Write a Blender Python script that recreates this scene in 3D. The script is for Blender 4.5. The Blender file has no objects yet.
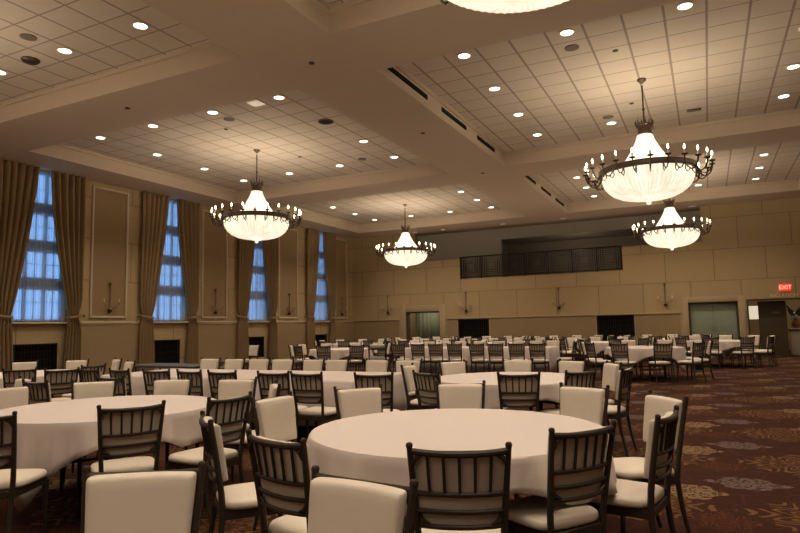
import bpy, bmesh, math, random
from mathutils import Vector, Matrix
random.seed(7)
PI = math.pi
scene = bpy.context.scene
COL = scene.collection

# ------------------------------------------------------------------ camera
def setup_camera():
    yaw, pitch, roll = math.radians(26.4), math.radians(5.5), math.radians(-1.15)
    F = Vector((-math.sin(yaw)*math.cos(pitch), math.cos(yaw)*math.cos(pitch), math.sin(pitch)))
    rt = Vector((math.cos(yaw), math.sin(yaw), 0)); up = rt.cross(F)
    c, s = math.cos(roll), math.sin(roll)
    r2 = c*rt + s*up; u2 = -s*rt + c*up
    cam = bpy.data.cameras.new('camera'); o = bpy.data.objects.new('camera', cam)
    m = Matrix((r2, u2, -F)).transposed().to_4x4(); m.translation = (0, 0, 1.40)
    o.matrix_world = m
    cam.sensor_width = 36; cam.lens = 616*36/800; cam.clip_end = 200; cam.clip_start = .05
    cam.dof.use_dof = False
    COL.objects.link(o); scene.camera = o
setup_camera()

# ------------------------------------------------------------------ world, exposure, light levels
w = bpy.data.worlds.new('dusk_sky'); scene.world = w; w.use_nodes = True
w.node_tree.nodes['Background'].inputs[0].default_value = (.21, .43, .82, 1)
w.node_tree.nodes['Background'].inputs[1].default_value = 1.8
scene.view_settings.view_transform = 'Standard'
scene.view_settings.look = 'None'
scene.view_settings.gamma = 1
scene.view_settings.use_curve_mapping = False
scene.view_settings.exposure = 0.55
SPOT_W = 138.0            # each recessed downlight
WARM = (1.0, .825, .64)
BOWL_E = .82            # chandelier crystal glow
CANDLE_E = 18.0
BASKET_W = 14.0          # each of the six bulbs inside a chandelier basket

# ------------------------------------------------------------------ materials
MATS = {}
def mat(name, col, rough=.6, metal=0, spec=.4, noise=0, nscale=20, bump=0, emit=None, estr=0):
    m = bpy.data.materials.new(name); m.use_nodes = True; MATS[name] = m
    nt = m.node_tree; b = nt.nodes['Principled BSDF']
    b.inputs['Base Color'].default_value = (*col, 1); b.inputs['Roughness'].default_value = rough
    b.inputs['Metallic'].default_value = metal; b.inputs['Specular IOR Level'].default_value = spec
    if emit:
        b.inputs['Emission Color'].default_value = (*emit, 1); b.inputs['Emission Strength'].default_value = estr
    if noise or bump:
        tc = nt.nodes.new('ShaderNodeTexCoord'); n = nt.nodes.new('ShaderNodeTexNoise')
        n.inputs['Scale'].default_value = nscale; n.inputs['Detail'].default_value = 4
        nt.links.new(tc.outputs['Object'], n.inputs['Vector'])
        if noise:
            r = nt.nodes.new('ShaderNodeMapRange'); r.inputs[3].default_value = 1-noise; r.inputs[4].default_value = 1+noise
            nt.links.new(n.outputs['Fac'], r.inputs[0])
            mx = nt.nodes.new('ShaderNodeVectorMath'); mx.operation = 'SCALE'; mx.inputs[0].default_value = col
            nt.links.new(r.outputs[0], mx.inputs['Scale']); nt.links.new(mx.outputs[0], b.inputs['Base Color'])
        if bump:
            bp = nt.nodes.new('ShaderNodeBump'); bp.inputs['Strength'].default_value = bump; bp.inputs['Distance'].default_value = .01
            nt.links.new(n.outputs['Fac'], bp.inputs['Height']); nt.links.new(bp.outputs[0], b.inputs['Normal'])
    return m

class G:
    """small helper that writes math node graphs"""
    def __init__(s, nt): s.nt = nt
    def m(s, op, a, b=None, c=None):
        n = s.nt.nodes.new('ShaderNodeMath'); n.operation = op
        for i, v in enumerate((a, b, c)):
            if v is None: continue
            if isinstance(v, (int, float)): n.inputs[i].default_value = v
            else: s.nt.links.new(v, n.inputs[i])
        return n.outputs[0]
    def mix(s, f, a, b):
        n = s.nt.nodes.new('ShaderNodeMix'); n.data_type = 'RGBA'
        if isinstance(f, (int, float)): n.inputs[0].default_value = f
        else: s.nt.links.new(f, n.inputs[0])
        for i, v in ((6, a), (7, b)):
            if isinstance(v, tuple): n.inputs[i].default_value = (*v, 1)
            else: s.nt.links.new(v, n.inputs[i])
        return n.outputs[2]
    def noise(s, vec, scale, detail=3):
        n = s.nt.nodes.new('ShaderNodeTexNoise'); n.inputs['Scale'].default_value = scale; n.inputs['Detail'].default_value = detail
        s.nt.links.new(vec, n.inputs['Vector']); return n.outputs['Fac']
    def xyz(s, coord='Object'):
        tc = s.nt.nodes.new('ShaderNodeTexCoord'); sp = s.nt.nodes.new('ShaderNodeSeparateXYZ')
        s.nt.links.new(tc.outputs[coord], sp.inputs[0]); return tc.outputs[coord], sp.outputs[0], sp.outputs[1], sp.outputs[2]

mat('wood', (.040, .028, .019), .45, .05, .3, noise=.25, nscale=30)
mat('cream', (.68, .60, .50), .48, 0, .35, noise=.04, nscale=14, bump=.03)
mat('linen', (.62, .545, .51), .85, 0, .2, noise=.03, nscale=60, bump=.06)
mat('soffit', (.62, .51, .39), .9, 0, .1, noise=.03, nscale=3)
mat('wainscot', (.35, .255, .138), .8, 0, .2, noise=.04, nscale=4)
mat('trim', (.46, .36, .215), .6, 0, .3)
mat('trim_light', (.60, .50, .36), .55, 0, .3)
mat('panel_fabric', (.33, .235, .128), .9, 0, .1, noise=.04, nscale=40)
mat('bronze', (.085, .06, .04), .45, .6, .5, noise=.2, nscale=40)
mat('brass', (.26, .17, .075), .4, .7, .5)
mat('black_iron', (.012, .011, .011), .5, .3, .4)
mat('dark_void', (.012, .011, .010), .9, 0, .1)
mat('grey_wall', (.36, .33, .28), .9, 0, .1, noise=.03, nscale=3)
mat('dark_wall', (.30, .25, .20), .9, 0, .1)
mat('curtain', (.31, .215, .108), .75, 0, .25, noise=.10, nscale=7, bump=.05)
mat('window_frame', (.10, .11, .13), .5)
mat('dark_table', (.06, .055, .055), .5)
mat('teal', (.29, .335, .25), .7, 0, .3, noise=.06, nscale=3)
mat('olive', (.085, .065, .035), .7, 0, .3)
mat('speaker', (.20, .16, .13), .8)
mat('white_panel', (.8, .76, .68), .6)
mat('counter', (.50, .42, .34), .5)
mat('leaf', (.02, .05, .02), .6); mat('petal', (.45, .5, .75), .6); mat('pot', (.25, .08, .06), .4)
mat('diffuser', (.9, .85, .75), .5, emit=(1.0, .88, .70), estr=5.0)
mat('diffuser_dim', (.7, .62, .5), .5, emit=(1.0, .85, .66), estr=.25)
mat('bulb', (1, .9, .7), .3, emit=(1.0, .80, .52), estr=CANDLE_E)
mat('candle', (.75, .62, .45), .5)
mat('exit_red', (.5, .02, .01), .4, emit=(1.0, .06, .03), estr=.55)
mat('exit_text', (.9, .2, .1), .4, emit=(1.0, .42, .30), estr=1.1)
mat('lit_sign', (.9, .85, .7), .4, emit=(1.0, .88, .66), estr=.45)
mat('gold_letter', (.85, .70, .46), .5)
mat('white_linen', (.55, .52, .5), .8)

def mat_crystal():
    m = bpy.data.materials.new('crystal'); m.use_nodes = True; MATS['crystal'] = m
    nt = m.node_tree; g = G(nt); b = nt.nodes['Principled BSDF']
    vec, x, y, z = g.xyz()
    ang = g.m('ARCTAN2', y, x)
    st = g.m('MULTIPLY_ADD', g.m('SINE', g.m('MULTIPLY', ang, 60)), .5, .5)
    n = g.noise(vec, 7, 2); n2 = g.noise(vec, 30, 2)
    e = g.m('MULTIPLY', g.m('MULTIPLY_ADD', st, .2, .75), g.m('MULTIPLY_ADD', n, .9, .55))
    e = g.m('MULTIPLY', e, g.m('MULTIPLY_ADD', n2, .5, .75))
    e = g.m('MULTIPLY', e, BOWL_E)
    b.inputs['Base Color'].default_value = (.8, .76, .66, 1); b.inputs['Roughness'].default_value = .25
    b.inputs['Emission Color'].default_value = (1, .86, .66, 1)
    nt.links.new(e, b.inputs['Emission Strength'])
mat_crystal()

def mat_tiles():
    m = bpy.data.materials.new('ceiling_tile'); m.use_nodes = True; MATS['ceiling_tile'] = m
    nt = m.node_tree; g = G(nt); b = nt.nodes['Principled BSDF']
    vec, x, y, z = g.xyz()
    def line(c, off, wd):
        t = g.m('FRACT', g.m('DIVIDE', g.m('SUBTRACT', c, off), .61))
        d = g.m('ABSOLUTE', g.m('SUBTRACT', t, .5))
        return g.m('GREATER_THAN', d, .5-wd)
    l = g.m('MAXIMUM', line(x, .27-61, .032), line(y, 10.52-61, .022))
    cell = nt.nodes.new('ShaderNodeTexWhiteNoise'); cell.noise_dimensions = '2D'
    cb = nt.nodes.new('ShaderNodeCombineXYZ')
    nt.links.new(g.m('FLOOR', g.m('DIVIDE', g.m('SUBTRACT', x, .27-61), .61)), cb.inputs[0])
    nt.links.new(g.m('FLOOR', g.m('DIVIDE', g.m('SUBTRACT', y, 10.52-61), .61)), cb.inputs[1])
    nt.links.new(cb.outputs[0], cell.inputs['Vector'])
    n = g.noise(vec, 90, 2)
    v = g.m('ADD', g.m('MULTIPLY', cell.outputs['Value'], .10), g.m('MULTIPLY', n, .14))
    base = g.mix(v, (.70, .62, .51), (.44, .37, .29))
    colr = g.mix(l, base, (.36, .295, .23))
    nt.links.new(colr, b.inputs['Base Color']); b.inputs['Roughness'].default_value = .95
    b.inputs['Specular IOR Level'].default_value = .1
mat_tiles()

def mat_stone():
    m = bpy.data.materials.new('wall_stone'); m.use_nodes = True; MATS['wall_stone'] = m
    nt = m.node_tree; g = G(nt); b = nt.nodes['Principled BSDF']
    vec, x, y, z = g.xyz()
    u = g.m('ADD', x, y)
    row = g.m('DIVIDE', g.m('SUBTRACT', z, 1.68), 1.22)
    fr = g.m('FLOOR', row)
    uu = g.m('ADD', g.m('DIVIDE', u, 1.75), g.m('MULTIPLY', fr, .5))
    def edge(t, wd):
        return g.m('GREATER_THAN', g.m('ABSOLUTE', g.m('SUBTRACT', g.m('FRACT', t), .5)), .5-wd)
    l = g.m('MAXIMUM', edge(row, .010), edge(uu, .008))
    cell = nt.nodes.new('ShaderNodeTexWhiteNoise'); cell.noise_dimensions = '2D'
    cb = nt.nodes.new('ShaderNodeCombineXYZ'); nt.links.new(g.m('FLOOR', uu), cb.inputs[0]); nt.links.new(fr, cb.inputs[1])
    nt.links.new(cb.outputs[0], cell.inputs['Vector'])
    v = g.m('MULTIPLY_ADD', cell.outputs['Value'], .3, g.m('MULTIPLY', g.noise(vec, 5, 4), .4))
    base = g.mix(v, (.50, .385, .215), (.40, .30, .163))
    nt.links.new(g.mix(l, base, (.26, .185, .11)), b.inputs['Base Color'])
    b.inputs['Roughness'].default_value = .75; b.inputs['Specular IOR Level'].default_value = .25
mat_stone()

def mat_carpet():
    m = bpy.data.materials.new('carpet'); m.use_nodes = True; MATS['carpet'] = m
    nt = m.node_tree; g = G(nt); b = nt.nodes['Principled BSDF']
    vec, x, y, z = g.xyz()
    fil = nt.nodes.new('ShaderNodeTexVoronoi'); fil.feature = 'DISTANCE_TO_EDGE'; fil.inputs['Scale'].default_value = 21
    nt.links.new(vec, fil.inputs['Vector'])
    lace = g.m('LESS_THAN', fil.outputs['Distance'], .10)
    wob = g.noise(vec, 9, 3)
    def medallion(ox, oy, px, py, ru, rv, petals, k, scroll):
        u = g.m('MULTIPLY', g.m('SUBTRACT', g.m('FRACT', g.m('ADD', g.m('DIVIDE', g.m('SUBTRACT', x, ox), px), 100.5)), .5), px/ru)
        v = g.m('MULTIPLY', g.m('SUBTRACT', g.m('FRACT', g.m('ADD', g.m('DIVIDE', g.m('SUBTRACT', y, oy), py), 100.5)), .5), py/rv)
        au, av = g.m('ABSOLUTE', u), g.m('ABSOLUTE', v)
        r = g.m('SQRT', g.m('ADD', g.m('MULTIPLY', u, u), g.m('MULTIPLY', v, v)))
        dia = g.m('ADD', au, av)
        th = g.m('ARCTAN2', v, u)
        rr = g.m('ADD', g.m('MULTIPLY', r, .5), g.m('MULTIPLY', dia, .5))
        edge = g.m('ADD', .86, g.m('MULTIPLY', g.m('COSINE', g.m('MULTIPLY', th, petals)), .10))
        inside = g.m('LESS_THAN', rr, edge)
        wv = g.m('SINE', g.m('ADD', g.m('ADD', g.m('MULTIPLY', rr, k), g.m('MULTIPLY', g.m('COSINE', g.m('MULTIPLY', th, petals)), 2.4)), g.m('MULTIPLY', wob, 3)))
        if scroll:
            pat = g.m('LESS_THAN', g.m('ABSOLUTE', wv), .52)
        else:
            pat = g.m('MAXIMUM', g.m('GREATER_THAN', wv, .45), lace)
        return g.m('MULTIPLY', inside, pat)
    big = medallion(.72, 5.28, 1.30, 1.80, .66, .60, 8, 15, True)
    mau = medallion(.21, 6.15, 1.30, 1.80, .36, .27, 6, 13, False)
    crm = medallion(-.20, 5.72, 1.30, 1.80, .28, .30, 6, 12, False)
    sml = medallion(.02, 4.98, 1.30, 1.80, .28, .26, 8, 12, True)
    n = g.noise(vec, 220, 2); n2 = g.noise(vec, 3, 2)
    # thin scroll vines between the medallions
    vine = nt.nodes.new('ShaderNodeTexVoronoi'); vine.feature = 'DISTANCE_TO_EDGE'; vine.inputs['Scale'].default_value = 4.2
    nt.links.new(vec, vine.inputs['Vector'])
    vl = g.m('MULTIPLY', g.m('LESS_THAN', vine.outputs['Distance'], .035), .35)
    c = g.mix(vl, (.042, .0135, .008), (.10, .04, .017))
    c = g.mix(g.m('MULTIPLY', big, .85), c, (.185, .095, .036))
    c = g.mix(g.m('MULTIPLY', mau, .8), c, (.165, .12, .105))
    c = g.mix(g.m('MULTIPLY', crm, .85), c, (.26, .17, .085))
    c = g.mix(g.m('MULTIPLY', sml, .8), c, (.13, .04, .016))
    c = g.mix(g.m('MULTIPLY', n, .45), c, (.02, .008, .005))
    nt.links.new(c, b.inputs['Base Color']); b.inputs['Roughness'].default_value = .95; b.inputs['Specular IOR Level'].default_value = .1
    bp = nt.nodes.new('ShaderNodeBump'); bp.inputs['Strength'].default_value = .4; bp.inputs['Distance'].default_value = .006
    nt.links.new(n, bp.inputs['Height']); nt.links.new(bp.outputs[0], b.inputs['Normal'])
mat_carpet()

def mat_sheer():
    m = bpy.data.materials.new('sheer'); m.use_nodes = True; MATS['sheer'] = m
    nt = m.node_tree; g = G(nt); nt.nodes.remove(nt.nodes['Principled BSDF'])
    out = nt.nodes['Material Output']
    tr = nt.nodes.new('ShaderNodeBsdfTransparent'); tr.inputs[0].default_value = (.88, .93, 1, 1)
    tl = nt.nodes.new('ShaderNodeBsdfTranslucent'); tl.inputs[0].default_value = (.75, .78, .82, 1)
    df = nt.nodes.new('ShaderNodeBsdfDiffuse'); df.inputs[0].default_value = (.62, .64, .68, 1)
    a = nt.nodes.new('ShaderNodeMixShader'); a.inputs[0].default_value = .45
    nt.links.new(tl.outputs[0], a.inputs[1]); nt.links.new(df.outputs[0], a.inputs[2])
    c = nt.nodes.new('ShaderNodeMixShader')
    vec, x, y, z = g.xyz()
    wv = g.m('MULTIPLY_ADD', g.m('SINE', g.m('MULTIPLY', y, 60)), .08, .71)
    nt.links.new(wv, c.inputs[0]); nt.links.new(tr.outputs[0], c.inputs[1]); nt.links.new(a.outputs[0], c.inputs[2])
    nt.links.new(c.outputs[0], out.inputs[0])
mat_sheer()
def mat_glass():
    m = bpy.data.materials.new('glass'); m.use_nodes = True; MATS['glass'] = m
    nt = m.node_tree; nt.nodes.remove(nt.nodes['Principled BSDF']); out = nt.nodes['Material Output']
    tr = nt.nodes.new('ShaderNodeBsdfTransparent'); gl = nt.nodes.new('ShaderNodeBsdfGlossy'); gl.inputs[1].default_value = .02
    f = nt.nodes.new('ShaderNodeMixShader'); f.inputs[0].default_value = .06
    nt.links.new(tr.outputs[0], f.inputs[1]); nt.links.new(gl.outputs[0], f.inputs[2]); nt.links.new(f.outputs[0], out.inputs[0])
mat_glass()

# ------------------------------------------------------------------ mesh helpers
def me(name, bm, mname, smooth=True, angle=40):
    bmesh.ops.recalc_face_normals(bm, faces=bm.faces)
    d = bpy.data.meshes.new(name); bm.to_mesh(d); bm.free()
    if mname: d.materials.append(MATS[mname])
    if smooth:
        for p in d.polygons: p.use_smooth = True
        d.set_sharp_from_angle(angle=math.radians(angle))
    return d
def link(name, d, parent=None, loc=(0, 0, 0), rz=0):
    o = bpy.data.objects.new(name, d); COL.objects.link(o); o.parent = parent
    o.location = loc; o.rotation_euler = (0, 0, rz); return o
def empty(name, loc=(0, 0, 0), rz=0):
    return link(name, None, None, loc, rz)
def tag(o, label, cat, group=None):
    o['label'] = label; o['category'] = cat
    if group: o['group'] = group
    return o
def struct(name, d, **k):
    o = link(name, d, **k); o['kind'] = 'structure'; return o
def box(bm, x0, x1, y0, y1, z0, z1):
    r = bmesh.ops.create_cube(bm, size=1, matrix=Matrix.Translation(((x0+x1)/2, (y0+y1)/2, (z0+z1)/2)) @ Matrix.Diagonal((x1-x0, y1-y0, z1-z0, 1)))
    return r['verts']
def rbox(bm, x0, x1, y0, y1, z0, z1, r=.01, seg=2):
    t = bmesh.new(); box(t, x0, x1, y0, y1, z0, z1)
    bmesh.ops.bevel(t, geom=list(t.edges), offset=r, segments=seg, profile=.5, affect='EDGES')
    d = bpy.data.meshes.new('tmp'); t.to_mesh(d); t.free(); bm.from_mesh(d); bpy.data.meshes.remove(d)
def sweep(bm, pts, rad, n=8, sx=1, sy=1, caps=True, square=False):
    """tube along pts; rad a number or a list; frame kept upright"""
    P = [Vector(p) for p in pts]; R = rad if isinstance(rad, (list, tuple)) else [rad]*len(P)
    rings = []
    for i, p in enumerate(P):
        t = (P[min(i+1, len(P)-1)]-P[max(i-1, 0)]).normalized()
        ref = Vector((0, 0, 1)) if abs(t.z) < .8 else Vector((0, 1, 0))
        a = t.cross(ref).normalized(); b = a.cross(t).normalized()
        ring = []
        for k in range(n):
            q = 2*PI*(k+.5)/n; cu, cv = math.cos(q), math.sin(q)
            if square:
                mm = max(abs(cu), abs(cv)); cu, cv = cu/mm, cv/mm
            ring.append(bm.verts.new(p+a*(cu*R[i]*sx)+b*(cv*R[i]*sy)))
        rings.append(ring)
    for r0, r1 in zip(rings, rings[1:]):
        for k in range(n): bm.faces.new((r0[k], r0[(k+1) % n], r1[(k+1) % n], r1[k]))
    if caps:
        bm.faces.new(rings[0]); bm.faces.new(rings[-1])
def lathe(bm, prof, n=32, cx=0, cy=0, z0=0, rib=0, ribn=0):
    rings = []
    for r, z in prof:
        rings.append([bm.verts.new((cx+r*(1+rib*math.cos(ribn*2*PI*k/n))*math.cos(2*PI*k/n), cy+r*(1+rib*math.cos(ribn*2*PI*k/n))*math.sin(2*PI*k/n), z0+z)) for k in range(n)])
    for a, b in zip(rings, rings[1:]):
        for k in range(n): bm.faces.new((a[k], a[(k+1) % n], b[(k+1) % n], b[k]))
    bm.faces.new(rings[0]); bm.faces.new(rings[-1])
def grid_holes(x0, x1, z0, z1, holes):
    xs = sorted({x0, x1, *[h[0] for h in holes], *[h[1] for h in holes]}); xs = [x for x in xs if x0 <= x <= x1]
    zs = sorted({z0, z1, *[h[2] for h in holes], *[h[3] for h in holes]}); zs = [z for z in zs if z0 <= z <= z1]
    out = []
    for a, b in zip(xs, xs[1:]):
        run = None
        for c, d in zip(zs, zs[1:]):
            mx, mz = (a+b)/2, (c+d)/2
            if any(h[0] < mx < h[1] and h[2] < mz < h[3] for h in holes):
                if run: out.append((a, b, *run)); run = None
            else: run = (run[0], d) if run else (c, d)
        if run: out.append((a, b, *run))
    return out

# ------------------------------------------------------------------ room shell
XL, XR, YB, YF, ZS, ZC = -16.0, 14.0, 26.8, -11.0, 5.84, 6.24
bm = bmesh.new(); box(bm, XL-.3, XR+.3, YF-.3, 33, -.12, 0); struct('floor', me('floor', bm, 'carpet', False))
COFX = [(-14.65, -6.6), (-4.9, 3.1), (4.8, 12.8)]
COFY = [(-9.3, -1.8), (-.25, 7.6), (9.15, 16.65), (18.1, 25.2)]
holes = [(a, b, c, d) for a, b in COFX for c, d in COFY]
bm = bmesh.new()
for a, b, c, d in grid_holes(XL, XR, YF, YB, holes): box(bm, a, b, c, d, ZS, ZC+.05)
bmesh.ops.remove_doubles(bm, verts=bm.verts, dist=1e-4)
ceiling = struct('ceiling', me('ceiling', bm, 'soffit', False))
bm = bmesh.new()
for a, b, c, d in holes: box(bm, a-.02, b+.02, c-.02, d+.02, ZC, ZC+.12)
struct('ceiling', me('ceiling_tiles', bm, 'ceiling_tile', False))
# cove ledges round each coffer
bm = bmesh.new()
for a, b, c, d in holes:
    for q in ((a, a+.05, c, d), (b-.05, b, c, d), (a+.05, b-.05, c, c+.05), (a+.05, b-.05, d-.05, d)): box(bm, *q, ZC-.07, ZC-.0005)
struct('trim_1', me('cove', bm, 'soffit', False))

WIN = [(10.42, .80), (14.88, .80), (19.33, .74), (23.8, .72)]
LH = [(y-h, y+h, 1.70, 5.80) for y, h in WIN]
GRL = [(9.79, 11.03, .28, 1.12), (14.17, 15.42, .28, 1.10), (18.63, 19.83, .28, 1.09), (23.1, 24.4, .28, 1.08)]
bm = bmesh.new()
for a, b, c, d in grid_holes(YF, YB+.3, 0, ZS+.4, LH+GRL): box(bm, XL-.3, XL, a, b, c, d)
struct('wall_left', me('wall_left', bm, 'wall_stone', False))
bm = bmesh.new(); box(bm, XR, XR+.3, YF, YB+.3, 0, ZS+.4); struct('wall_right', me('wall_right', bm, 'wall_stone', False))
bm = bmesh.new(); box(bm, XL-.3, XR+.3, YF-.3, YF, 0, ZS+.4); struct('wall_rear', me('wall_rear', bm, 'wall_stone', False))
RX0, RX1 = -12.6, -.03
BH = [(-13.03, -11.28, 0, 2.05), (-10.36, -8.87, .35, 1.64), (-4.18, -2.70, .35, 1.66), (-.68, 1.05, 0, 2.08), (1.39, 3.25, 0, 2.08),
      (RX0, RX1, 4.46, ZS+.001), (-10.2, -3.03, 3.50, 4.47)]
bm = bmesh.new()
for a, b, c, d in grid_holes(XL, XR, 0, ZS+.4, BH): box(bm, a, b, YB, YB+.35, c, d)
struct('wall_back', me('wall_back', bm, 'wall_stone', False))
# wainscot panels below the rail on the back wall (thin raised boards)
bm = bmesh.new()
for a, b in ((XL, -13.4), (-10.92, -10.40), (-8.83, -4.22), (-2.66, -.98)): box(bm, a, b, YB-.012, YB, .14, 1.64)
struct('trim_2', me('wainscot', bm, 'wainscot', False))
bm = bmesh.new()
segs = [(YF, WIN[0][0]-.95), *[(WIN[i][0]+.95, WIN[i+1][0]-.95) for i in range(3)], (WIN[3][0]+.95, YB)]
for a, b in segs: box(bm, XL, XL+.012, a, b, .14, 1.64)
struct('trim_2', me('wainscot', bm, 'wainscot', False))
# chair rails
bm = bmesh.new()
for a, b in segs: rbox(bm, XL-.01, XL+.05, a, b, 1.64, 1.70, .012); rbox(bm, XL-.01, XL+.03, a, b, 1.60, 1.638, .01)
struct('trim_3', me('chair_rail', bm, 'trim_light'))
bm = bmesh.new()
for a, b in ((XL, -13.36), (-10.95, -.98)): rbox(bm, a, b, YB-.05, YB+.01, 1.665, 1.71, .012)
struct('trim_3', me('chair_rail', bm, 'trim'))
for nm, parts in (('baseboard_back', ((XL, -13.36), (-10.95, -.98), (1.18, 1.26))),):
    bm = bmesh.new()
    for a, b in parts: rbox(bm, a, b, YB-.02, YB, 0, .13, .006)
    struct(nm, me(nm, bm, 'trim'))
bm = bmesh.new(); rbox(bm, XL, XL+.02, YF, YB, 0, .13, .006); struct('baseboard_left', me('bb', bm, 'trim'))
# framed panels between the windows
def frame(bm, y0, y1, z0, z1, wd, x0, x1):
    rbox(bm, x0, x1, y0, y0+wd, z0, z1, .012); rbox(bm, x0, x1, y1-wd, y1, z0, z1, .012)
    rbox(bm, x0, x1, y0+wd, y1-wd, z0, z0+wd, .012); rbox(bm, x0, x1, y0+wd, y1-wd, z1-wd, z1, .012)
PAN = [(7.5, 8.85), (11.95, 13.22), (16.36, 17.65), (20.74, 22.08), (25.1, 26.2)]
for i, (a, b) in enumerate(PAN):
    bm = bmesh.new(); frame(bm, a, b, 1.80, 5.70, .065, XL-.005, XL+.055)
    f = struct('trim_%d' % (4+i), me('panel_frame', bm, 'trim_light'))
    bm = bmesh.new(); box(bm, XL-.004, XL+.012, a+.06, b-.06, 1.86, 5.64)
    struct('trim_%d' % (4+i), me('panel', bm, 'panel_fabric', False))

# ------------------------------------------------------------------ windows, sheers, curtains
ORD = ['nearest', 'second', 'third', 'farthest']
for i, (yc, h) in enumerate(WIN):
    wn = struct('window_%d' % (i+1), None, loc=(XL-.18, yc, 1.70))
    bm = bmesh.new(); frame(bm, -h, h, 0, 4.10, .07, -.04, .04); d = link('window_frame', me('window_frame', bm, 'window_frame'), wn)
    bm = bmesh.new()
    for k in range(1, 4):
        z = 4.10*k/4; rbox(bm, -.04, .04, -h+.07, h-.07, z-.17, z+.17, .01)
    link('transom', me('transom', bm, 'window_frame'), wn)
    bm = bmesh.new()
    for k in range(4):
        z0 = 4.10*k/4
        for u in (-h/3, h/3): box(bm, -.02, .02, u-.05, u+.05, z0+.05, z0+.98)
        box(bm, -.015, .015, -h+.07, h-.07, z0+.52, z0+.545)
        for u in (-2*h/3, 0, 2*h/3): box(bm, -.012, .012, u-.012, u+.012, z0+.05, z0+.98)
    link('muntin', me('muntin', bm, 'window_frame', False), wn)
    bm = bmesh.new(); box(bm, -.004, .004, -h, h, 0, 4.1); link('pane', me('pane', bm, 'glass', False), wn)
    bm = bmesh.new(); rbox(bm, -.12, .30, -h-.12, h+.12, -.06, -.005, .012); link('window_sill', me('sill', bm, 'trim_light'), wn)
    # sheer
    bm = bmesh.new(); NY, NZ = 90, 6
    vs = [[bm.verts.new((XL-.06+.022*math.sin(k*1.9+.5*math.sin(k*.7)), yc-h+2*h*k/NY, 1.72+(5.80-1.72)*j/NZ)) for k in range(NY+1)] for j in range(NZ+1)]
    for j in range(NZ):
        for k in range(NY): bm.faces.new((vs[j][k], vs[j][k+1], vs[j+1][k+1], vs[j+1][k]))
    tag(link('sheer_curtain', me('sheer', bm, 'sheer')), 'translucent white sheer glowing blue in the %s window on the left wall' % ORD[i], 'curtain', 'sheers')
    for s, nm in ((-1, 'left'), (1, 'right')):
        root = empty('drape', (XL, yc+s*(h+.1), 0))
        tag(root, 'tan floor-length drape tied back on the %s side of the %s window' % (nm, ORD[i]), 'curtain', 'tan drapes')
        bm = bmesh.new(); NS, NF = 44, 96; zt = 5.835; ztie = 1.86; rows = []
        for j in range(NS+1):
            z = zt*(1-j/NS)+.015
            if z > ztie:
                t = (z-ztie)/(zt-ztie); inner = .17+(h*.98-.17)*max(0, 1-t)**1.45
            else:
                t = (ztie-z)/ztie; inner = h*.98-.10*min(1, t*1.5)
            outer = h+.44-(.10*math.exp(-((z-ztie)/.25)**2))
            pinch = math.exp(-((z-ztie)/.22)**2)
            wdt = outer-inner; row = []
            for k in range(NF+1):
                u = k/NF
                amp = (.085-.035*pinch)*(1 if z > ztie else .9)
                ph = u*2*PI*5.5+.5*math.sin(u*9+i)+.15*math.sin(z*1.1+u*5)
                dx = .10+amp*(math.sin(ph)+.25*math.sin(2*ph+1)) + .02*math.sin(u*3+z)
                row.append(bm.verts.new((dx+.02, s*(inner+wdt*u-h-.1), z)))
            rows.append(row)
        for j in range(NS):
            for k in range(NF): bm.faces.new((rows[j][k], rows[j][k+1], rows[j+1][k+1], rows[j+1][k]))
        ob = link('drape_panel', me('drape', bm, 'curtain', angle=80), root)
        sm = ob.modifiers.new('thick', 'SOLIDIFY'); sm.thickness = .008
        bm = bmesh.new()
        ys = [s*(.98*h-h-.1-.02), s*(.15), s*(.32)]
        sweep(bm, [(.03, ys[0], 1.80), (.235, ys[0]+s*.02, 1.81), (.235, ys[1], 1.84), (.17, ys[2], 1.87), (.02, ys[2]+s*.02, 1.87)], .016, 8, 1, 2.2)
        link('tieback', me('tieback', bm, 'curtain'), root)
        bm = bmesh.new(); lathe(bm, [(.012, 0), (.012, .05), (.045, .055), (.05, .075), (.03, .09)], 14)
        kb = link('tieback_knob', me('knob', bm, 'brass'), root, (.0, s*.37, 1.87)); kb.rotation_euler = (0, PI/2, 0); kb.location.x = .09
for i, (a, b, c, d) in enumerate(GRL):
    root = empty('wall_grille', (XL-.02, (a+b)/2, c)); hw = (b-a)/2
    tag(root, 'black metal fireplace-like grille in the wall under the %s window' % ORD[i], 'grille', 'low black wall grilles')
    bm = bmesh.new(); box(bm, -.12, -.10, -hw, hw, 0, d-c); link('backing', me('backing', bm, 'dark_void', False), root)
    bm = bmesh.new(); frame(bm, -hw, hw, 0, d-c, .05, -.03, .03)
    link('grille_frame', me('gframe', bm, 'black_iron'), root)
    bm = bmesh.new(); n = 14
    for k in range(1, n): box(bm, -.02, -.005, -hw+2*hw*k/n-.008, -hw+2*hw*k/n+.008, .04, d-c-.04)
    for k in range(1, 4): box(bm, -.022, -.003, -hw, hw, (d-c)*k/4-.008, (d-c)*k/4+.008)
    link('grille_bars', me('bars', bm, 'black_iron', False), root)
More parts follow.
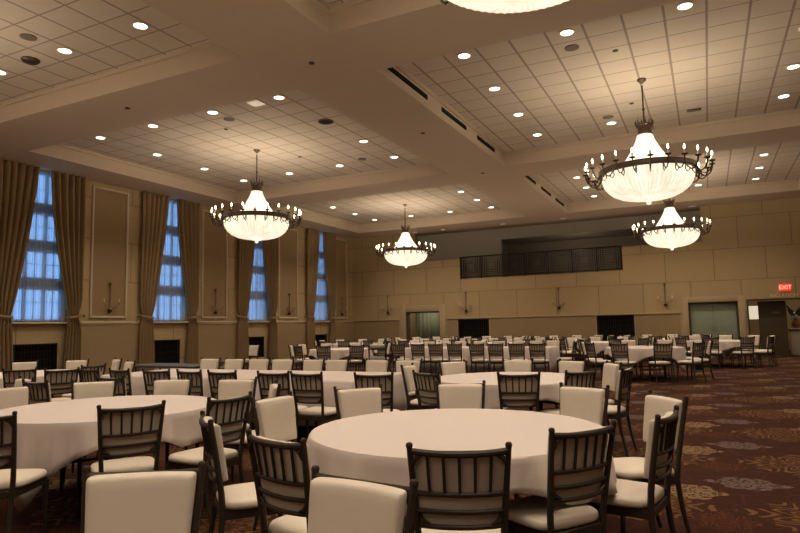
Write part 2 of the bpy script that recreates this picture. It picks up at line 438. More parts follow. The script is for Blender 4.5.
for a, b, c, d, lab in ((-10.36, -8.87, .35, 1.64, 'large black wall grille to the right of the left doorway'), (-4.18, -2.70, .35, 1.66, 'large black wall grille below the railing at mid back wall')):
    root = empty('wall_grille', ((a+b)/2, YB+.02, c)); hw = (b-a)/2; tag(root, lab, 'grille', 'back wall grilles')
    bm = bmesh.new(); box(bm, -hw, hw, .12, .14, 0, d-c); link('backing', me('backing', bm, 'dark_void', False), root)
    bm = bmesh.new()
    for q in ((-hw, -hw+.05, 0, d-c), (hw-.05, hw, 0, d-c), (-hw+.05, hw-.05, 0, .05), (-hw+.05, hw-.05, d-c-.05, d-c)): box(bm, q[0], q[1], -.03, .03, q[2], q[3])
    link('grille_frame', me('gframe', bm, 'black_iron', False), root)
    bm = bmesh.new()
    for k in range(1, 16): box(bm, -hw+2*hw*k/16-.007, -hw+2*hw*k/16+.007, .0, .015, .04, d-c-.04)
    for k in range(1, 6): box(bm, -hw, hw, -.002, .017, (d-c)*k/6-.007, (d-c)*k/6+.007)
    link('grille_bars', me('bars', bm, 'black_iron', False), root)

# ------------------------------------------------------------------ balcony recess in the back wall
bm = bmesh.new()
box(bm, RX0-.2, RX1+.2, YB+.351, 33, 3.30, 3.48)
struct('trim_9', me('balcony_floor', bm, 'grey_wall', False))
YI = 27.7
bm = bmesh.new()
for a, b, c, d in grid_holes(RX0-.2, RX1+.2, 3.48, ZS+.4, [(-8.45, -1.5, 3.3, 5.33)]): box(bm, a, b, YI, YI+.2, c, d)
struct('wall_balcony', me('wall_balcony', bm, 'grey_wall', False))
bm = bmesh.new()
box(bm, RX0-.2, RX1+.2, YB+.351, YI-.001, ZS, ZS+.1); box(bm, RX0-.3, RX0-.2, YB+.351, YI+.2, 3.3, ZS+.1); box(bm, RX1+.2, RX1+.3, YB+.351, YI+.2, 3.3, ZS+.1)
box(bm, -9, -.9, 30.6, 30.8, 3.48, 6); box(bm, -9, -.9, YI+.2, 30.8, 5.42, 5.5); box(bm, -9.1, -9, YI+.2, 30.8, 3.48, 5.6); box(bm, -.9, -.8, YI+.2, 30.8, 3.48, 5.6)
struct('wall_gallery', me('gallery', bm, 'dark_wall', False))
bm = bmesh.new(); rbox(bm, RX0, -10.2, YB-.03, YB+.36, 4.44, 4.50, .01); rbox(bm, -3.03, RX1, YB-.03, YB+.36, 4.46, 4.50, .01)
struct('trim_10', me('parapet_cap', bm, 'dark_wall'))
root = empty('balcony_railing', (-10.2, YB+.06, 3.5)); tag(root, 'long black iron railing of nested squares in the balcony opening', 'railing')
Lr = 7.17; np_ = 7; pw = Lr/np_
bm = bmesh.new(); box(bm, 0, Lr, -.035, .035, .99, 1.04); box(bm, 0, Lr, -.02, .02, .05, .085); link('handrail', me('rail', bm, 'black_iron', False), root)
pbm = bmesh.new(); box(pbm, -.025, .025, -.025, .025, 0, 1.0); post = me('post', pbm, 'black_iron', False)
for k in range(np_+1): link('post', post, root, (min(max(k*pw, .03), Lr-.03), 0, 0))
pbm = bmesh.new(); x0, x1, z0, z1 = .06, pw-.06, .10, .97
for q in range(4):
    t = q*.085
    for r in ((x0+t, x0+t+.018, z0+t, z1-t), (x1-t-.018, x1-t, z0+t, z1-t), (x0+t, x1-t, z0+t, z0+t+.018), (x0+t, x1-t, z1-t-.018, z1-t)):
        if r[1] > r[0] and r[3] > r[2]: box(pbm, r[0], r[1], -.009, .009, r[2], r[3])
for k in range(1, 12):
    x = pw*k/12
    if abs(x-pw/2) > .2: box(pbm, x-.006, x+.006, -.006, .006, .09, .98)
pan = me('rail_panel', pbm, 'black_iron', False)
for k in range(np_): link('railing_panel', pan, root, (k*pw, 0, 0))

# ------------------------------------------------------------------ doorways
def casing(nm, x0, x1, z1, wd, m):
    bm = bmesh.new(); rbox(bm, x0-wd, x0, YB-.04, YB+.05, 0, z1+wd, .012); rbox(bm, x1, x1+wd, YB-.04, YB+.05, 0, z1+wd, .012)
    rbox(bm, x0, x1, YB-.04, YB+.05, z1, z1+wd, .012); return struct(nm, me(nm, bm, m))
casing('trim_11', -13.03, -11.28, 2.05, .30, 'trim'); casing('trim_12', -.68, 1.05, 2.08, .22, 'trim')
bm = bmesh.new(); rbox(bm, 1.33, 1.39, YB-.03, YB+.2, 0, 2.14, .01); rbox(bm, 1.39, 3.25, YB-.03, YB+.2, 2.08, 2.14, .01); struct('trim_13', me('casing', bm, 'olive'))
def inner_frame(nm, x0, x1, z1):
    bm = bmesh.new(); box(bm, x0, x0+.06, YB+.05, YB+.34, 0, z1); box(bm, x1-.06, x1, YB+.05, YB+.34, 0, z1); box(bm, x0+.06, x1-.06, YB+.05, YB+.34, z1-.06, z1)
    struct(nm, me(nm, bm, 'olive', False))
inner_frame('trim_14', -13.03, -11.28, 2.05); inner_frame('trim_15', -.68, 1.05, 2.08)
# alcove behind the left doorway with pale green hanging curtain
bm = bmesh.new()
box(bm, -13.3, -11.0, 29.2, 29.3, 0, 2.6); box(bm, -13.3, -13.2, YB+.351, 29.3, 0, 2.6); box(bm, -11.1, -11.0, YB+.351, 29.3, 0, 2.6); box(bm, -13.3, -11.0, YB+.351, 29.3, 2.5, 2.6)
struct('wall_alcove', me('alcove', bm, 'wainscot', False))
def drape_flat(x0, x1, y, z1, folds, amp):
    bm = bmesh.new(); N = folds*8
    a = [bm.verts.new((x0+(x1-x0)*k/N, y+amp*math.sin(2*PI*folds*k/N), .02)) for k in range(N+1)]
    b = [bm.verts.new((x0+(x1-x0)*k/N, y+amp*.7*math.sin(2*PI*folds*k/N), z1)) for k in range(N+1)]
    for k in range(N): bm.faces.new((a[k], a[k+1], b[k+1], b[k]))
    return bm
o = link('doorway_curtain', me('doorway_curtain', drape_flat(-13.15, -11.15, 28.3, 2.45, 9, .05), 'teal'))
o.modifiers.new('thick', 'SOLIDIFY').thickness = .01
tag(o, 'pale green curtain hanging inside the left doorway of the back wall', 'curtain')
def lamp(name, kind, loc, energy, size, col=WARM, parent=None):
    l = bpy.data.lights.new(name, kind); l.energy = energy; l.color = col
    o = bpy.data.objects.new(name, l); COL.objects.link(o); o.location = loc; o.parent = parent
    if kind == 'POINT': l.shadow_soft_size = size
    return o
lamp('alcove_fill', 'POINT', (-12.2, 27.5, 2.3), 9, .1, (1, .95, .75))  # unseen fill light, added to brighten the doorway curtain
lamp('gallery_fill', 'POINT', (-5, 28.6, 4.2), 9, .1)  # added fill that lifts the dark gallery interior, no fixture there
# middle doorway: pair of green doors
bm = bmesh.new(); box(bm, -.8, 1.2, YB+.36, YB+.44, 0, 2.3); struct('wall_closet', me('closet', bm, 'olive', False))
root = struct('door_1', None, loc=(.185, YB+.20, 0))
for s in (-1, 1):
    bm = bmesh.new(); x0, x1 = (-.80, -.004) if s < 0 else (.004, .80); rbox(bm, x0, x1, -.02, .02, .01, 2.01, .004)
    link('door_leaf', me('leaf', bm, 'teal'), root)
    bm = bmesh.new(); sweep(bm, [(s*.06, -.02, .95), (s*.06, -.06, .95), (s*.06, -.06, 1.15), (s*.06, -.02, 1.15)], .01, 8); link('door_handle', me('handle', bm, 'brass'), root)
# foyer behind the right doorway
bm = bmesh.new()
box(bm, .9, 7.5, 32.4, 32.5, 0, 3); box(bm, .8, .9, YB+.351, 32.5, 0, 3); box(bm, 7.4, 7.5, YB+.351, 32.5, 0, 3); box(bm, .8, 7.5, YB+.351, 32.5, 2.9, 3)
struct('wall_foyer', me('foyer', bm, 'wainscot', False))
bm = bmesh.new(); rbox(bm, 1.72, 2.63, YB+.36, YB+.41, .01, 2.05, .004)
dr = struct('door_2', me('door_dark', bm, 'olive'))
bm = bmesh.new(); box(bm, -.12, .12, -.005, .005, -.03, .03); link('door_plate', me('plate', bm, 'brass', False), dr, (2.30, YB+.355, 1.62))
bm = bmesh.new(); rbox(bm, 1.45, 1.95, YB+1.2, YB+1.24, 1.38, 1.90, .005)
tag(link('lit_sign_panel', me('lit_panel', bm, 'lit_sign')), 'bright cream lit panel seen through the gap of the right doorway', 'sign')
bm = bmesh.new(); rbox(bm, 2.75, 4.6, YB+.75, YB+1.25, 0, .92, .01); cr = empty('foyer_counter', (0, 0, 0)); link('counter_body', me('cbody', bm, 'counter'), cr)
bm = bmesh.new(); rbox(bm, 2.70, 4.65, YB+.70, YB+1.3, .92, .97, .008); link('counter_top', me('ctop', bm, 'olive'), cr); tag(cr, 'pale counter with dark top beyond the right doorway', 'counter')
fl = empty('flower_arrangement', (2.98, YB+.95, .97)); tag(fl, 'flower arrangement with blue blooms on the foyer counter', 'flowers')
bm = bmesh.new(); rbox(bm, -.22, .22, -.14, .14, 0, .05, .02); link('tray', me('tray', bm, 'white_panel'), fl)
bm = bmesh.new(); lathe(bm, [(.09, .05), (.15, .12), (.16, .2), (.10, .3), (.12, .33)], 16); link('vase', me('vase', bm, 'pot'), fl)
bm = bmesh.new()
for k in range(9):
    a = k*2.4; r = .06+.11*random.random(); bmesh.ops.create_icosphere(bm, subdivisions=1, radius=.075, matrix=Matrix.Translation((r*math.cos(a), r*math.sin(a), .42+.2*random.random())))
link('bloom', me('bloom', bm, 'petal'), fl)
bm = bmesh.new()
for k in range(14):
    a = k*2.4; e = .25+.12*random.random(); p = Vector((.03*math.cos(a), .03*math.sin(a), .34)); q = Vector((e*math.cos(a), e*math.sin(a)*.7, .62+.4*random.random()))
    sweep(bm, [p, (p+q)/2+Vector((0, 0, .08)), q], [.01, .05, .006], 6, 1, .25)
link('foliage', me('foliage', bm, 'leaf'), fl)
lamp('foyer_lamp', 'POINT', (3.4, 28.6, 2.6), 55, .15)
# exit sign and lettering
def text_mesh(s, size, depth):
    cu = bpy.data.curves.new('txt', 'FONT'); cu.body = s; cu.size = size; cu.extrude = depth; cu.align_x = 'CENTER'; cu.align_y = 'CENTER'
    o = bpy.data.objects.new('txt', cu); COL.objects.link(o)
    d = bpy.data.meshes.new_from_object(o.evaluated_get(bpy.context.evaluated_depsgraph_get())); bpy.data.objects.remove(o); return d
ex = empty('exit_sign', (2.615, YB-.04, 2.53)); tag(ex, 'glowing red exit sign above the right doorway', 'sign')
bm = bmesh.new(); rbox(bm, -.19, .19, -.03, .04, -.125, .125, .008); link('housing', me('housing', bm, 'exit_red'), ex)
d = text_mesh('EXIT', .20, .004); d.materials.append(MATS['exit_text']); t = link('lettering', d, ex, (0, -.037, 0)); t.rotation_euler = (PI/2, 0, 0)
d = text_mesh('BALLROOM', .17, .006); d.materials.append(MATS['gold_letter']); t = link('wall_lettering', d, None, (2.56, YB-.012, 2.235)); t.rotation_euler = (PI/2, 0, 0)
tag(t, 'row of pale gold raised letters above the right doorway', 'sign')

# ------------------------------------------------------------------ sconces
def sconce_meshes():
    bm = bmesh.new(); lathe(bm, [(.03, 0), (.055, .02), (.03, .06), (.016, .1), (.014, .72), (.035, .76), (.05, .80), (.02, .84)], 12); stem = me('stem', bm, 'brass')
    bm = bmesh.new(); lathe(bm, [(.015, -.09), (.06, -.05), (.07, 0), (.03, .03)], 12); fin = me('fin', bm, 'bronze')
    bm = bmesh.new(); sweep(bm, [(0, 0, 0), (.08, -.03, -.05), (.19, -.06, -.04), (.26, -.07, .03), (.26, -.07, .09)], .011, 8); arm = me('arm', bm, 'brass')
    bm = bmesh.new(); lathe(bm, [(.014, 0), (.045, .01), (.05, .02), (.014, .024), (.013, .12), (.004, .125)], 10); can = me('can', bm, 'candle')
    return stem, fin, arm, can
SC = sconce_meshes()
def sconce(loc, rz, label):
    r = empty('wall_sconce', loc, rz); tag(r, label, 'sconce', 'brass wall sconces')
    link('stem', SC[0], r); link('finial', SC[1], r)
    for s in (1, -1):
        a = link('arm', SC[2], r, (0, 0, .12)); a.scale = (s, 1, 1)
        link('candle', SC[3], r, (s*.26, -.07, .21))
for x, lab in ((-13.99, 'brass two-arm sconce on the back wall left of the left doorway'), (-9.94, 'brass two-arm sconce on the back wall above the left black grille'),
               (-5.70, 'brass two-arm sconce on the back wall left of the middle black grille'), (-1.49, 'brass two-arm sconce on the back wall left of the green double doors')):
    sconce((x, YB-.06, 2.06), 0, lab)
for i, y in enumerate((12.6, 17.02, 21.42, 25.66)): sconce((XL+.075, y, 2.04), PI/2, 'brass two-arm sconce on the wall panel just right of the %s window' % ORD[i])
bm = bmesh.new(); rbox(bm, 0, .012, -.06, .06, -.08, .08, .004); tag(link('outlet_plate', me('outlet', bm, 'brass'), None, (XL+.013, 21.6, .55)), 'small brass outlet plate low on the wall between the third and farthest windows', 'outlet')

# ------------------------------------------------------------------ ceiling fittings
bm = bmesh.new(); lathe(bm, [(.130, 0), (.135, -.012), (.105, -.016), (.10, -.004)], 24); DL_RING = me('dl_ring', bm, 'white_panel')
bm = bmesh.new(); lathe(bm, [(.10, -.004), (.098, -.009)], 24); DL_DIFF = me('dl_diff', bm, 'diffuser')
CN = {(0, 3): 'the left ceiling bay behind the camera, added for light', (1, 3): 'the right ceiling bay behind the camera, added for light', (0, 0): 'the near left ceiling bay', (0, 1): 'the middle left ceiling bay', (0, 2): 'the far left ceiling bay', (1, 0): 'the near right ceiling bay', (1, 1): 'the middle right ceiling bay', (1, 2): 'the far right ceiling bay'}
def spot(loc, parent):
    l = bpy.data.lights.new('downlight_beam', 'SPOT'); l.energy = SPOT_W; l.color = WARM; l.spot_size = math.radians(118); l.spot_blend = .9; l.shadow_soft_size = .11
    o = bpy.data.objects.new('downlight_beam', l); COL.objects.link(o); o.parent = parent; o.location = loc
ROWW = ['front', 'second', 'third', 'back']; COLW = ['leftmost', 'left of centre', 'right of centre', 'rightmost']
for ix, xs in ((0, (-13.33, -11.5, -9.64, -7.80)), (1, (-3.66, -1.83, -.03, 1.77))):
    for iy, ys in enumerate(((1.27, 3.05, 4.83, 6.60), (10.15, 11.93, 13.72, 15.48), (19.1, 20.85, 22.6, 24.35), (-8.1, -6.4, -4.65, -2.9))):  # last set of rows is out of view, added for light from behind
        for r in range(4):
            for c in range(4):
                if r in (1, 2) and c in (1, 2): continue
                if (ix, iy, r, c) in ((0, 1, 1, 3), (1, 1, 3, 2)): continue   # air grilles take these two places
                o = empty('downlight', (xs[c], ys[r], ZC))
                tag(o, 'round recessed downlight, %s row, %s in %s' % (ROWW[r], COLW[c], CN[(ix, iy)]), 'downlight', 'recessed downlights')
                link('trim_ring', DL_RING, o); link('diffuser', DL_DIFF, o); spot((0, 0, -.03), o)
for x, lab in ((-12.3, 'faint downlight in the soffit at the balcony far left'), (-10.85, 'downlight in the soffit above the balcony left of the railing'), (-7.96, 'downlight in the soffit above the left of the railing'), (-5.3, 'downlight in the soffit above the right of the railing'), (-.3, 'downlight in the soffit right of the far chandelier')):
    o = empty('downlight', (x, 26.45, ZS)); tag(o, lab, 'downlight', 'soffit downlights')
    link('trim_ring', DL_RING, o); bm = bmesh.new(); lathe(bm, [(.10, -.004), (.098, -.009)], 24); link('diffuser', me('dd', bm, 'diffuser_dim'), o)
def disc(name, r, m):
    bm = bmesh.new(); lathe(bm, [(r, 0), (r, -.012), (r*.8, -.018), (.01, -.018)], 20); return me(name, bm, m)
SPK = disc('spk', .125, 'speaker')
for x, y, lab in ((-9.7, 6.0, 'round ceiling speaker between downlights in the near left bay'), (-9.64, 10.68, 'round ceiling speaker in the middle left bay behind the front row'), (-1.87, 10.78, 'round ceiling speaker behind the front downlights of the middle right bay'), (-1.84, 14.98, 'round ceiling speaker left of the chandelier rod in the middle right bay'), (-8.7, 15.2, 'round ceiling speaker at the back of the middle left bay')):
    tag(link('ceiling_speaker', SPK, None, (x, y, ZC)), lab, 'speaker', 'ceiling speakers')
SPR = disc('spr', .05, 'bronze')
for x, y, z, lab in ((-10.13, 8.30, ZS, 'small dark sprinkler in the beam between near and middle left bays'), (-5.72, 8.33, ZS, 'small dark sprinkler where the near beams cross'), (-5.66, 12.74, ZS, 'small dark sprinkler in the long beam beside the middle bays'), (-5.69, 17.09, ZS, 'small dark sprinkler where the far beams cross'),
                  (-10.2, 11.2, ZC, 'small sprinkler left of the left chandelier rod'), (-1.2, 11.28, ZC, 'small sprinkler in front of the right chandelier rod'), (-1.24, 14.28, ZC, 'small sprinkler behind the right chandelier rod'), (-10.1, 14.1, ZC, 'small sprinkler right of the left chandelier rod')):
    tag(link('sprinkler', SPR, None, (x, y, z)), lab, 'sprinkler', 'ceiling sprinklers')
bm = bmesh.new(); lathe(bm, [(.15, 0), (.15, -.02), (.12, -.05), (.05, -.055)], 24); tag(link('ceiling_diffuser', me('cd', bm, 'bronze'), None, (-10.5, 6.55, ZC)), 'dark round air diffuser in the near left ceiling bay', 'vent')
bm = bmesh.new(); lathe(bm, [(.19, 0), (.19, -.015), (.16, -.02), (.15, -.004)], 24); dv = empty('ceiling_diffuser', (-7.8, 11.93, ZC)); tag(dv, 'round slatted air diffuser right of the chandelier in the middle left bay', 'vent')
link('diffuser_ring', me('cd', bm, 'speaker'), dv); bm = bmesh.new()
for k in range(-2, 3): box(bm, k*.055-.012, k*.055+.012, -.13, .13, -.02, -.004)
link('slats', me('slats', bm, 'black_iron', False), dv)
bm = bmesh.new(); rbox(bm, -.15, .15, -.07, .07, -.03, 0, .008); tag(link('ceiling_diffuser', me('cd', bm, 'bronze'), None, (0, 15.45, ZC)), 'small dark rectangular grille right of the chandelier in the middle right bay', 'vent')
bm = bmesh.new(); rbox(bm, -.14, .14, -.14, .14, -.02, 0, .006); tag(link('square_ceiling_panel', me('sq', bm, 'diffuser_dim'), None, (-8.44, 10.18, ZC)), 'small square pale light panel at the front of the middle left bay', 'light')
for a, b, lab in ((9.45, 11.28, 'dark slot air diffuser nearest in the middle right bay face'), (12.05, 13.56, 'dark slot air diffuser in the middle of the middle right bay face'), (14.35, 15.75, 'dark slot air diffuser farthest in the middle right bay face'),
                  (18.8, 20.2, 'dark slot air diffuser nearest in the far right bay face'), (20.95, 22.45, 'dark slot air diffuser in the middle of the far right bay face'), (23.2, 24.7, 'dark slot air diffuser farthest in the far right bay face')):
    r = empty('slot_diffuser', (-4.9, (a+b)/2, 6.06)); tag(r, lab, 'vent', 'slot diffusers'); h = (b-a)/2
    bm = bmesh.new(); box(bm, 0, .012, -h, h, -.05, .05); link('slot', me('slot', bm, 'dark_void', False), r)
    bm = bmesh.new(); box(bm, .012, .018, -h, h, -.004, .004); link('blade', me('blade', bm, 'black_iron', False), r)

# ------------------------------------------------------------------ chandeliers
def chandelier_meshes():
    M = {}
    bm = bmesh.new(); lathe(bm, [(.018, 1.66), (.04, 1.69), (.085, 1.72), (.09, 1.755)], 20); M['canopy'] = me('canopy', bm, 'bronze')
    bm = bmesh.new(); lathe(bm, [(.016, .80), (.016, 1.1), (.03, 1.13), (.016, 1.16), (.016, 1.62)], 10); M['rod'] = me('rod', bm, 'bronze')
    bm = bmesh.new(); lathe(bm, [(.15, .60), (.155, .63), (.13, .66), (.13, .78), (.15, .80), (.145, .82), (.02, .82)], 24)
    for k in range(14):
        a = 2*PI*k/14; c, s = math.cos(a), math.sin(a); sweep(bm, [(.135*c, .135*s, .76), (.16*c, .16*s, .82), (.17*c, .17*s, .87), (.15*c, .15*s, .93 if k % 2 else .89)], [.024, .02, .014, .004], 6, .6, 1)
    M['crown'] = me('crown', bm, 'bronze')
    bm = bmesh.new(); lathe(bm, [(.14, .61), (.17, .52), (.225, .42), (.295, .31), (.375, .20), (.47, .09), (.56, .0), (.60, -.05)], 144, rib=.014, ribn=48); M['upper'] = me('upper', bm, 'crystal')
    bm = bmesh.new(); P = [(.94, -.085), (.975, -.075), (.985, -.04), (.97, .0), (.98, .04), (.96, .055), (.92, .05), (.915, -.08), (.94, -.085)]
    rings = []
    n = 96
    for r, z in P[:-1]: rings.append([bm.verts.new((r*math.cos(2*PI*k/n), r*math.sin(2*PI*k/n), z)) for k in range(n)])
    for i in range(len(rings)):
        a, b = rings[i], rings[(i+1) % len(rings)]
        for k in range(n): bm.faces.new((a[k], a[(k+1) % n], b[(k+1) % n], b[k]))
    M['ring'] = me('ring', bm, 'bronze')
    bm = bmesh.new(); lathe(bm, [(.90, -.03), (.91, -.10), (.905, -.20), (.87, -.33), (.80, -.45), (.70, -.55), (.56, -.63), (.40, -.675), (.20, -.69), (.02, -.69)], 192, rib=.012, ribn=64); M['bowl'] = me('bowl', bm, 'crystal')
    bm = bmesh.new(); lathe(bm, [(.17, -.685), (.15, -.72), (.07, -.735), (.035, -.75), (.05, -.775), (.03, -.80), (.005, -.81)], 20); M['finial'] = me('finial', bm, 'crystal')
    bm = bmesh.new(); sweep(bm, [(.97, 0, -.02), (1.0, 0, -.13), (1.06, 0, -.19), (1.10, 0, -.19), (1.15, 0, -.14), (1.175, 0, -.05), (1.18, 0, .01)], .012, 8)
    sweep(bm, [(.97, 0, -.05), (.955, 0, -.16), (.99, 0, -.22), (1.03, 0, -.20), (1.03, 0, -.16)], .009, 8)
    M['arm'] = me('arm', bm, 'bronze')
    bm = bmesh.new(); lathe(bm, [(.015, .0), (.05, .015), (.06, .03), (.02, .03)], 14, cx=1.18); M['pan'] = me('pan', bm, 'bronze')
    bm = bmesh.new(); lathe(bm, [(.017, .03), (.016, .12), (.008, .125)], 10, cx=1.18); M['candle'] = me('candle', bm, 'candle')
    bm = bmesh.new(); lathe(bm, [(.006, .125), (.014, .145), (.016, .16), (.009, .19), (.002, .21)], 10, cx=1.18); M['bulb'] = me('bulb', bm, 'bulb')
    def remap(k, f):
        for v in M[k].vertices: v.co = f(v.co)
    remap('ring', lambda c: Vector((c.x*.935, c.y*.935, c.z*.85-.13)))
    remap('bowl', lambda c: Vector((c.x*.935, c.y*.935, -.16+(c.z+.03)*.803)))
    remap('upper', lambda c: Vector((c.x, c.y, .61+(c.z-.61)*1.17)))
    remap('arm', lambda c: Vector((.90+(c.x-.97)*1.27, c.y, c.z-.13)))
    for k in ('pan', 'candle', 'bulb'): remap(k, lambda c: Vector((c.x-.013, c.y, c.z-.13)))
    return M
CM = chandelier_meshes()
def chandelier(x, y, z, label):
    r = empty('chandelier', (x, y, z)); tag(r, label, 'chandelier', 'crystal basket chandeliers')
    for k, nm in (('canopy', 'ceiling_canopy'), ('rod', 'rod'), ('crown', 'crown'), ('upper', 'upper_crystal_strands'), ('ring', 'ring'), ('bowl', 'crystal_basket'), ('finial', 'finial')): link(nm, CM[k], r)
    for k in range(6):
        q = 2*PI*k/6; lamp('basket_bulb', 'POINT', (.72*math.cos(q), .72*math.sin(q), -.12), BASKET_W, .05, WARM, r)
    for k in range(24):
        a = link('candle_arm', CM['arm'], r, (0, 0, 0), 2*PI*(k+.5)/24)
        for q, nm in (('pan', 'drip_pan'), ('candle', 'candle'), ('bulb', 'bulb')): link(nm, CM[q], a)
ZR = ZC-1.755
chandelier(-1.02, 4.10, ZR, 'crystal chandelier cut off by the top edge of the photo')
chandelier(-.91, 12.93, ZR, 'largest fully seen crystal chandelier, at upper right')
chandelier(-.92, 21.9, ZR, 'crystal chandelier half below the large right one, near the back wall')
chandelier(-10.7, 12.95, ZR, 'crystal chandelier at left, in front of the drapes')
for x, lab in ((-10.7, 'left'), (-.92, 'right')): chandelier(x, -5.5, ZR, 'crystal chandelier added for light in the %s ceiling bay behind the camera' % lab)  # unseen pair, added to light the chair backs from behind the camera
chandelier(-10.7, 3.93, ZR, 'crystal chandelier added for light in the near left bay, outside the left edge')  # out of view, added to brighten the near left ceiling
for y, lab in ((3.93, 'near'), (12.9, 'middle'), (21.8, 'far')): chandelier(8.8, y, ZR, 'crystal chandelier added for light in the %s bay beyond the right edge' % lab)  # unseen column on the right, added as extra light sources
chandelier(-10.6, 21.9, ZR, 'smallest crystal chandelier, in front of the left end of the balcony')

# ------------------------------------------------------------------ chairs
def pillow(bm, w_, d_, z0, z1, nx=4.5, taper=.03):
    prof = [(.90, 0), (.985, .12), (1.0, .35), (.995, .6), (.95, .82), (.80, .95), (.5, 1.03), (.15, 1.06)]
    rings = []; N = 36
    for sc, t in prof:
        ring = []
        for k in range(N):
            a = 2*PI*k/N; c, s = math.cos(a), math.sin(a)
            e = (abs(c)**nx+abs(s)**nx)**(-1/nx)
            yy = e*s; xx = e*c*(1+taper*yy)
            ring.append(bm.verts.new((xx*w_/2*sc, yy*d_/2*sc, z0+(z1-z0)*t)))
        rings.append(ring)
    for a, b in zip(rings, rings[1:]):
        for k in range(N): bm.faces.new((a[k], a[(k+1) % N], b[(k+1) % N], b[k]))
    bm.faces.new(rings[0]); bm.faces.new(rings[-1])
def ybk(z):  # the back leans: y of the back plane at height z
    return -.205-.075*max(0, (z-.44)/.48)**1.15
def xpost(z): return .168+.036*max(0, (z-.42)/.5)
def add_post(bm, s):
    zs = [0, .12, .26, .40, .52, .64, .76, .88, .905]
    pts = [(s*(.168+.008*max(0, (.3-z)/.3)), -.205-.075*(max(0, (.42-z))/.42)**1.6, z) if z < .45 else (s*xpost(z), ybk(z), z) for z in zs]
    sweep(bm, pts, [.011, .0125, .014, .0155, .0155, .0145, .0135, .0125, .0125], 8, 1, 1.15)
    x, y, z = pts[-1]; lathe(bm, [(.0125, 0), (.0145, .006), (.0145, .014), (.010, .021), (.002, .023)], 10, cx=x, cy=y, z0=z-.006)
def rail_pts(z, bow=.028, dip=0, n=8):
    w_ = xpost(z)
    return [(w_*(2*k/n-1), ybk(z)-bow*(1-(2*k/n-1)**2), z-dip*(1-(2*k/n-1)**2)) for k in range(n+1)]
def pad_mesh(bm):
    US = [-1, -.985, -.95, -.88, -.7, -.4, 0, .4, .7, .88, .95, .985, 1]; NX, NZ = 12, 12; z0, z1 = .575, .889; th = .034; front = []; back = []
    def rim(t): return min(1, t)
    for j in range(NZ+1):
        fr, bk = [], []
        v = US[j]
        for i in range(NX+1):
            u = US[i]
            n_ = 26; e = max(abs(u), abs(v)); l = (abs(u)**n_+abs(v)**n_)**(1/n_) or 1
            uu, vv = u*e/l if l else u, v*e/l if l else v
            z = (z0+z1)/2+vv*(z1-z0)/2; x = uu*(xpost(z)-.012)
            yb = ybk(z)-.026*(1-u*u)+.012
            ed = max(abs(u), abs(v)); puff = max(0, .80*(1-ed**28)+.20*(1-ed*ed))
            fr.append(bm.verts.new((x, yb+.012+th*puff**.5 if puff > 0 else yb+.012, z))); bk.append(bm.verts.new((x, yb, z)))
        front.append(fr); back.append(bk)
    for j in range(NZ):
        for i in range(NX):
            bm.faces.new((front[j][i], front[j][i+1], front[j+1][i+1], front[j+1][i])); bm.faces.new((back[j][i], back[j+1][i], back[j+1][i+1], back[j][i+1]))
    for j in range(NZ):
        for i in (0, NX): bm.faces.new((front[j][i], front[j+1][i], back[j+1][i], back[j][i]))
    for i in range(NX):
        for j in (0, NZ): bm.faces.new((front[j][i], front[j][i+1], back[j][i+1], back[j][i]))
def add_front_leg(bm, s): sweep(bm, [(s*.185, .19, 0), (s*.18, .185, .2), (s*.178, .18, .40)], [.011, .015, .019], 8, square=True)
def add_apron(bm):
    for q in ((-.185, .185, .165, .195), (-.17, .17, -.215, -.19)): rbox(bm, q[0], q[1], q[2], q[3], .375, .425, .005, 1)
    for s in (-1, 1): sweep(bm, [(s*.168, -.205, .40), (s*.18, .185, .40)], .018, 4, .6, 1.3, square=True)
    box(bm, -.165, .165, -.19, .165, .405, .42)
def add_slat(bm, k):
    u = (k+1)/6*2-1
    pts = []
    for z in (.715, .80, .875):
        pts.append((u*xpost(z)*.98, ybk(z)-.028*(1-u*u), z))
    sweep(bm, pts, .0085, 6, .85, 1.0)
def add_bracket(bm, sx, top):
    z = .868 if top else .590; s = 1 if top else -1
    p = [(sx*(xpost(z)-.008), ybk(z)-.004, z-s*.045), (sx*(xpost(z)-.020), ybk(z)-.010, z-s*.012), (sx*(xpost(z)-.055), ybk(z)-.014, z+s*.008)]
    sweep(bm, p, [.007, .011, .007], 6)
